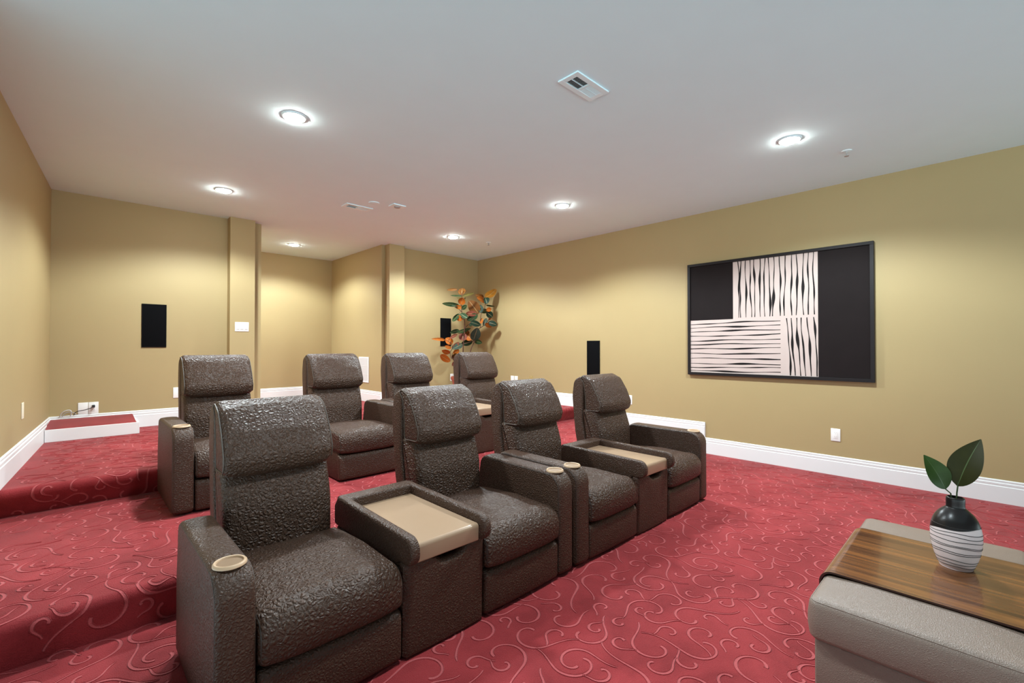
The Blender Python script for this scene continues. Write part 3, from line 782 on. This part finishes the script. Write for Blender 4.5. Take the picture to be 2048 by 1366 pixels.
    c = MB(); c.lathe([(.036, ARMH - .004), (.036, ARMH + .0055), (.0385, ARMH + .009), (.043, ARMH + .0095), (.047, ARMH + .0055), (.0475, ARMH + .0), (.0375, ARMH - .001)], c=(cx, cy, 0), n=48, closed=True)
    cup = c.build('cup_holder', M['tan_cup'], a)
    c = MB(); c.lathe([(.0362, ARMH + .004), (.0355, ARMH - .028), (.031, ARMH - .034), (.0001, ARMH - .035)], c=(cx, cy, 0), n=40); c.build('cup_well', M['tan_well_shade'], cup)
    return t

def make_console(label):
    t = thing('seat_console', label, 'console', group='seat consoles with tan trays')
    hw = CW / 2 - .003
    # front panel and body; its top edge dips in a soft wave under the tray
    b = MB(); nx = 28; prof = rounded([(.006, .004, .012), (0, .378, .030), (.05, .378, .012), (.05, .004, .008)], 5, .04)
    def wave(x):
        u = x / hw
        return -.042 * math.exp(-((u - .10) / .40) ** 4) + .0
    rings = []
    for k in range(nx + 1):
        x = -hw + 2 * hw * k / nx; e = min(1, (hw - abs(x)) / .012); ins = .012 * (1 - math.sqrt(max(0, 1 - (1 - e) ** 2)))
        P = inset(prof, ins) if ins > 1e-6 else prof
        rings.append([(x, p.x - .006 * (1 - (x / hw) ** 2) * (p.x < .03), p.y + wave(x) * max(0, min(1, (p.y - .15) / .2))) for p in P])
    n = len(prof); vs = [p for r_ in rings for p in r_]
    fs = [(i * n + k, i * n + (k + 1) % n, (i + 1) * n + (k + 1) % n, (i + 1) * n + k) for i in range(nx) for k in range(n)] + [tuple(range(n)), tuple(range((nx + 1) * n - 1, nx * n - 1, -1))]
    b.add(vs, fs); b.build('front_panel', M['leather_side'], t)
    b = MB(); b.rbox((-hw + .004, .049, .004), (hw - .004, .64, .345), .012); b.build('console_body', M['leather_side'], t)
    # padded rim: two side rails with rounded noses and a back rail
    b = MB(); rail = rounded([(-.052, .368, .05), (-.052, .478, .075), (.62, .488, .03), (.66, .44, .03), (.66, .345, .02), (.05, .345, .012), (.045, .366, .01)], 7, .04)
    rw = .042
    b2 = rounded([(.545, .430, .008), (.545, .487, .012), (.655, .487, .035), (.66, .35, .02), (.545, .35, .008)], 6, .04)
    bm_parts = []
    for sx in (-1, 1):
        xa, xb = (-hw, -hw + rw) if sx < 0 else (hw - rw, hw)
        loft(b, rail, xa, xb, .014, 2)
    loft(b, b2, -hw + .012, hw - .012, .006, 4)
    b.build('console_rim', M['leather_side'], t)
    b = MB(); loft(b, rounded([(-.012, .366, .006), (-.014, .440, .016), (.30, .4405, 0), (.552, .4415, .004), (.552, .405, .004), (.03, .405, .006), (.02, .366, .005)], 6, .06), -hw + rw + .0015, hw - rw - .0015, .003, 3)
    b.build('tray', M['tan_tray'], t)
    return t

GRX = ((.298, 1.978), (.435, 2.115))         # left end of each pair, front and back row
ROWY = (1.553, 3.415); ROWZ = (0, L1)
RLAB = {(0, 0, 0): 'large brown leather recliner in front, the one nearest the camera at bottom left', (0, 0, 1): 'second brown recliner from the left in the front row, right of the nearest tan tray',
        (0, 1, 0): 'third brown recliner from the left in the front row, beside the twin armrests', (0, 1, 1): 'rightmost brown recliner of the front row, beside the wall with the picture',
        (1, 0, 0): 'leftmost brown recliner of the back row, below the wall switch, by the carpeted steps', (1, 0, 1): 'second brown recliner from the left in the back row, in front of the bright passage',
        (1, 1, 0): 'third brown recliner from the left in the back row, only its back showing', (1, 1, 1): 'rightmost brown recliner of the back row, directly in front of the rubber plant'}
CLAB = {(0, 0): 'console with tan tray between the two nearest recliners, largest of the trays', (0, 1): 'console with tan tray between the two right recliners of the front row',
        (1, 0): 'console of the back row left pair, hidden behind the nearest recliner', (1, 1): 'console of the back row right pair, its tan tray showing left of a front headrest'}
proto = {-1: make_recliner(-1, '', 'brown leather recliners in two rows'), 1: make_recliner(1, '', 'brown leather recliners in two rows')}
used = set(); cons = None
for row in (0, 1):
    for gi in (0, 1):
        x0 = GRX[row][gi]; y = ROWY[row]; z = ROWZ[row] + .002
        for k, sgn in ((0, -1), (1, 1)):
            o = proto[sgn] if sgn not in used else copy_tree(proto[sgn]); used.add(sgn)
            o.location = (x0 + AW + SW / 2 + k * (SW + CW), y, z); o['label'] = RLAB[(row, gi, k)]
        if (row, gi) == (1, 0): continue       # nothing of that console can be seen
        if cons is None: cons = c = make_console('')
        else: c = copy_tree(cons)
        c.location = (x0 + AW + SW + CW / 2, y, z); c['label'] = CLAB[(row, gi)]

# ------------------------------------------------------------------ ottoman with walnut tray, vase
OX0, OX1, OY0, OY1, OZ = 1.685, 2.690, -.105, .408, .42
t = thing('ottoman', 'large grey beige leather ottoman in the bottom right corner under a walnut tray', 'ottoman', ((OX0 + OX1) / 2, (OY0 + OY1) / 2, .002))
hx, hy = (OX1 - OX0) / 2, (OY1 - OY0) / 2
b = MB(); b.rbox((-hx + .017, -hy + .017, .004), (hx - .017, hy - .017, .286), .008); b.build('ottoman_base', M['ottoman'], t)
def cushion(hx, hy, z0, z1, r, rc, ncorner=6, narc=5, crown=.006):
    """rounded-plan cushion"""
    rings = []
    def plan(ins):
        out = []
        rr = max(.004, rc - ins)
        for (sx, sy, a0) in ((1, 1, 0), (-1, 1, 90), (-1, -1, 180), (1, -1, 270)):
            for k in range(ncorner + 1):
                a = R(a0 + 90 * k / ncorner); out.append((sx * (hx - ins - rr) + rr * math.cos(a), sy * (hy - ins - rr) + rr * math.sin(a)))
        return out
    for k in range(narc + 1):
        th = math.pi / 2 * k / narc; rings.append((plan(r * .6 * (1 - math.sin(th))), z0 + r * .6 * (1 - math.cos(th))))
    for u in (.33, .66): rings.append((plan(-.004 * math.sin(math.pi * u)), z0 + r * .6 + (z1 - r - z0 - r * .6) * u))
    for k in range(narc + 1):
        th = math.pi / 2 * k / narc; rings.append((plan(r * (1 - math.cos(th))), z1 - r + r * math.sin(th)))
    for q in (.03, .08, .16, .24): rings.append((plan(r + q * hy * 2 * .9), z1 + crown * min(1, q * 5)))
    vs = []; n = len(rings[0][0])
    for P, z in rings: vs += [(x, y, z) for x, y in P]
    fs = [(i * n + k, i * n + (k + 1) % n, (i + 1) * n + (k + 1) % n, (i + 1) * n + k) for i in range(len(rings) - 1) for k in range(n)]
    fs.append(tuple(range(n - 1, -1, -1))); fs.append(tuple((len(rings) - 1) * n + k for k in range(n)))
    return vs, fs, plan
vs, fs, plan = cushion(hx, hy, .286, OZ - .006, .026, .034)
b = MB(); b.add(vs, fs); s = b.build('ottoman_cushion', M['ottoman'], t)
P = plan(.0065); b = MB(); b.tube([(x, y, OZ - .006 - .026 + .0175) for x, y in P], .0017, 6, closed=True); b.build('top_seam', M['ottoman'], s)
# walnut tray: a bent sheet over the ottoman, turned down over both long sides
t = thing('walnut_tray', 'glossy walnut tray bent over the top of the ottoman, striped along its grain', 'tray', ((OX0 + OX1) / 2, (OY0 + OY1) / 2, OZ + .0015))
th = .006; tx0, tx1 = 1.895 - (OX0 + OX1) / 2, 2.450 - (OX0 + OX1) / 2
ctr = [(-hy - .0055, -.075)]
rB = .036
for k in range(9):
    a = R(180 - 90 * k / 8); ctr.append((-hy - .0055 + rB + rB * math.cos(a), -rB + .004 + rB * math.sin(a) ))
ctr2 = [(-y, z) for y, z in reversed(ctr)]
line = ctr + [(-.12, .004), (0, .004), (.12, .004)] + ctr2
b = MB(); n = len(line); out = []; inn = []
for i in range(n):
    a = Vector(line[max(0, i - 1)]); c = Vector(line[min(n - 1, i + 1)]); d = (c - a).normalized(); nn = Vector((-d.y, d.x)); p = Vector(line[i])
    out.append(p + nn * th); inn.append(p)
ring = out + list(reversed(inn)); m = len(ring); xs = (tx0, tx0 + .0012, tx1 - .0012, tx1)
v = []
for x in xs: v += [(x, p.x, p.y) for p in ring]
f = []; mm = []
for k in range(3):
    for i in range(m):
        f.append((k * m + i, k * m + (i + 1) % m, (k + 1) * m + (i + 1) % m, (k + 1) * m + i)); mm.append(0 if k == 1 else 1)
for i in range(n - 1):
    f.append((i, m - 1 - i, m - 2 - i, i + 1)); mm.append(1)
    f.append((3 * m + i, 3 * m + i + 1, 3 * m + m - 2 - i, 3 * m + m - 1 - i)); mm.append(1)
link_mesh('tray_sheet', v, f, [M['walnut'], M['walnut_edge']], t, mm)

VX, VY, VZ = 2.26, .087, OZ + .0015 + .004 + th + .0006
t = thing('vase', 'black and white striped vase standing on the walnut tray', 'vase', (VX, VY, VZ))
prof = [(.001, 0), (.040, 0), (.0445, .004), (.052, .022), (.060, .048), (.0655, .078), (.068, .108), (.0672, .132), (.0635, .152)]
shoulder = [(.0635, .152), (.057, .172), (.0455, .190), (.034, .202), (.0275, .208), (.0255, .213), (.0255, .236), (.0245, .243), (.0225, .2445), (.0205, .242), (.0205, .215), (.0205, .20), (.001, .198)]
def smooth_prof(P, k=4):
    P3 = arc([(r, 0, h) for r, h in P], k); return [(max(.0005, p.x), p.z) for p in P3]
pw = smooth_prof(prof); ps = smooth_prof(shoulder, 3)
def slant(v):   # the black glaze dips on one side
    return v
b = MB(); b.lathe(pw, n=64); body = b.build('vase_body', M['vase_white'], t)
b = MB(); b.lathe(ps, n=64)
# skirt of black glaze a hair outside the white body, with a slanted hem
def rad(h):
    for i in range(len(pw) - 1):
        if pw[i][1] <= h <= pw[i + 1][1] and pw[i + 1][1] > pw[i][1]:
            u = (h - pw[i][1]) / (pw[i + 1][1] - pw[i][1]); return pw[i][0] + (pw[i + 1][0] - pw[i][0]) * u
    return pw[-1][0]
nk = 64; vs = []; fs = []
for j in range(7):
    for k in range(nk):
        a = 2 * math.pi * k / nk; hem = .138 + .012 * math.sin(a - 2.5) + .003 * math.sin(3 * a + 1)
        h = hem + (.1521 - hem) * j / 6; r_ = rad(h) + .0006
        vs.append((r_ * math.cos(a), r_ * math.sin(a), h))
for j in range(6):
    for k in range(nk): fs.append((j * nk + k, j * nk + (k + 1) % nk, (j + 1) * nk + (k + 1) % nk, (j + 1) * nk + k))
b.add(vs, fs); b.build('vase_shoulder', M['vase_black'], t)
b = MB(); rng = random.Random(3)
for h0, tilt, ph in ((.012, .004, 1.2), (.022, .004, .6), (.033, .005, 1.0), (.056, .005, .7), (.062, .006, .9), (.080, .006, .8), (.086, .005, 1.1), (.101, .006, .7), (.116, .006, 1.0), (.126, .008, .5)):
    pts = []; p1 = rng.uniform(0, 6.28)
    for k in range(72):
        a = 2 * math.pi * k / 72; h = h0 + tilt * math.sin(a - 2.2 + ph) + .0012 * math.sin(4 * a + p1)
        r_ = rad(max(.001, h)) + .0001; pts.append((r_ * math.cos(a), r_ * math.sin(a), h))
    b.tube(pts, .0011, 5, closed=True)
b.build('painted_lines', M['vase_line'], body)

def leaf_mesh(base, tip, width, toward, mats, fold=.18, droop=.10, rib=.05, nu=14, shape=(.9, .75), thick=.0012):
    """a closed thin blade from base to tip, its face turned toward a direction, creased at the midrib"""
    B, Tp = Vector(base), Vector(tip); ax = Tp - B; L = ax.length; ax.normalize()
    nn = Vector(toward); nn = (nn - ax * nn.dot(ax)).normalized(); sd = ax.cross(nn).normalized()
    cols = (-1, -.66, -.33, -rib, rib, .33, .66, 1); nv = len(cols); top = []; bot = []
    for i in range(nu + 1):
        u = i / nu; w = width / 2 * (math.sin(math.pi * min(1, max(0, u)) ** shape[1])) ** shape[0]
        w = max(w, .0012)
        c = B + ax * (L * u) + nn * (droop * L * math.sin(math.pi * u) )
        for k in cols:
            p = c + sd * (w * k) + nn * (fold * w * abs(k) ** 1.3)
            top.append(p + nn * thick * .5); bot.append(p - nn * thick * .5)
    N = len(top); vs = top + bot; fs = []; mi = []
    for i in range(nu):
        for k in range(nv - 1):
            q = (i * nv + k, i * nv + k + 1, (i + 1) * nv + k + 1, (i + 1) * nv + k)
            mm = 1 if k == 3 else 0
            fs.append(q); mi.append(mm); fs.append(tuple(N + j for j in reversed(q))); mi.append(mm)
    edge = [i * nv for i in range(nu + 1)] + [nu * nv + k for k in range(1, nv)] + [i * nv + nv - 1 for i in range(nu - 1, -1, -1)] + [k for k in range(nv - 2, 0, -1)]
    for a, c in zip(edge, edge[1:] + edge[:1]): fs.append((a, c, N + c, N + a)); mi.append(0)
    return vs, fs, mi
def spray(name, label, stem, base, tip, width, mat, toward, fold):
    t = thing(name, label, 'leaf', (VX, VY, VZ + .20))
    O = Vector(t.location); b = MB(); b.tube([Vector(p) - O for p in stem], [.0022] * (len(stem) - 1) + [.0014], 8); b.build('stalk', M['green_stem'], t)
    vs, fs, mi = leaf_mesh(Vector(base) - O, Vector(tip) - O, width, toward, None, fold, .06, .03, 22, (.85, .80))
    link_mesh('blade', vs, fs, [M[mat], M['big_rib']], t, mi)
    return t
spray('leaf_sprig', 'larger dark green leaf on the right in the striped vase', [(VX, VY - .002, VZ + .2005), (VX, VY - .004, VZ + .26), (2.26, .081, .712), (2.26, .079, .735)], (2.26, .081, .716), (2.275, .022, .888), .094, 'big_leaf', (-.75, .25, .30), .22)
spray('leaf_sprig', 'smaller brighter green leaf on the left in the striped vase', [(VX, VY + .006, VZ + .2005), (VX, VY + .012, VZ + .255), (2.256, .112, .70), (2.255, .117, .715)], (2.255, .112, .700), (2.240, .168, .815), .074, 'big_leaf_light', (-.65, -.30, .45), .25)

# ------------------------------------------------------------------ rubber plant in the right back corner
PX, PY = 4.50, 5.73
t = thing('rubber_plant', 'tall rubber plant with dark green and orange leaves in the right back corner', 'plant', (PX, PY, L2 + .002))
O = Vector(t.location)
b = MB(); b.lathe([(.001, 0), (.165, 0), (.172, .006), (.232, .33), (.245, .335), (.250, .345), (.250, .380), (.244, .385), (.228, .383), (.222, .35), (.001, .345)], n=48)
b.build('pot', M['pot'], t)
b = MB(); b.lathe([(.2225, .352), (.16, .358), (.08, .362), (.001, .364)], n=36); b.build('soil', M['soil'], t)
for i, S in enumerate(STEMS):
    S = [Vector(p) - O for p in S]
    if S[0].z < .45: S[0].z = .345
    for k, p in enumerate(S): p.y += .02 * math.sin(k * 1.7 + i)
    if i in (2, 4, 5, 6, 7):
        par = STEMS[{2: 1, 4: 0, 5: 0, 6: 3, 7: 1}[i]]
        S[0] = min(STEMPTS, key=lambda q: (q - S[0]).length).copy()
    pts = arc(S, 5)
    if i == 0: STEMPTS = []
    STEMPTS += pts
    r0 = .0085 if i in (0, 1) else .006
    b = MB(); b.tube(pts, [r0 * (1 - .55 * k / len(pts)) for k in range(len(pts))], 8); b.build('stem', M['bark'], t)
rng = random.Random(9)
for (Bp, Tp, w, c) in LEAVES:
    Bv = Vector(Bp) - O; Tv = Vector(Tp) - O
    near = min(STEMPTS, key=lambda q: (q - Bv).length)
    if (near - Bv).length < .16: Bv.y = (Bv.y + near.y) / 2
    face = Vector((-.62 + rng.uniform(-.25, .25), -.78 + rng.uniform(-.2, .2), rng.uniform(-.2, .25)))
    L = (Tv - Bv).length
    vs, fs, mi = leaf_mesh(Bv, Tv, w * 1.25, face, None, rng.uniform(.05, .22), rng.uniform(-.10, .12), .035, 12, (.62, .88))
    lf = link_mesh('leaf', vs, fs, [M['leaf_' + c], M['midrib']], t, mi)
    if (near - Bv).length > .004:
        mid = (near + Bv) / 2 + Vector((0, 0, .01)); s = MB(); s.tube([near, mid, Bv, Bv + (Tv - Bv) * .06], [.0026, .0024, .0022, .0012], 6); s.build('leaf_stalk', M['bark'], lf)

# ------------------------------------------------------------------ world, camera, view
w = bpy.data.worlds.new('World'); scene.world = w; w.use_nodes = True
nt = w.node_tree; bg = nt.nodes['Background']    # added fill light: ramp brighter just below the horizon to lift the ceiling
tc = nt.nodes.new('ShaderNodeTexCoord'); sx = nt.nodes.new('ShaderNodeSeparateXYZ'); mr = nt.nodes.new('ShaderNodeMapRange'); cr = nt.nodes.new('ShaderNodeValToRGB')
nt.links.new(tc.outputs['Generated'], sx.inputs[0]); nt.links.new(sx.outputs['Z'], mr.inputs['Value'])
mr.inputs['From Min'].default_value = -1; mr.inputs['From Max'].default_value = 1
el = cr.color_ramp.elements; el[0].position = .12; el[0].color = (.10, .10, .10, 1); el[1].position = .525; el[1].color = (.035, .035, .035, 1)
for p, v in ((.27, .42), (.38, .95), (.47, 1.0)):
    q = el.new(p); q.color = (v, v, v, 1)
ml = node(nt, 'ShaderNodeMath', operation='MULTIPLY'); ml.inputs[1].default_value = 2.9
nt.links.new(mr.outputs['Result'], cr.inputs[0]); nt.links.new(cr.outputs[0], ml.inputs[0])
bg.inputs[0].default_value = (.78, 1, 1.04, 1); nt.links.new(ml.outputs[0], bg.inputs[1])
cam = bpy.data.cameras.new('camera'); co = bpy.data.objects.new('camera', cam); COL.objects.link(co)
cam.sensor_width = 36; cam.sensor_fit = 'HORIZONTAL'; cam.lens = 915 / 2048 * 36; cam.clip_start = .02
co.location = (0, 0, 1.21); co.rotation_euler = (R(90) + math.atan(10 / 915), 0, R(-43.8))
scene.camera = co
scene.view_settings.view_transform = 'Standard'; scene.view_settings.look = 'None'; scene.view_settings.gamma = 1; scene.view_settings.use_curve_mapping = False
scene.view_settings.exposure = 0.27
cy = scene.cycles; cy.use_denoising = True; cy.max_bounces = 10; cy.diffuse_bounces = 7; cy.glossy_bounces = 4; cy.caustics_reflective = False; cy.caustics_refractive = False; cy.sample_clamp_indirect = 6
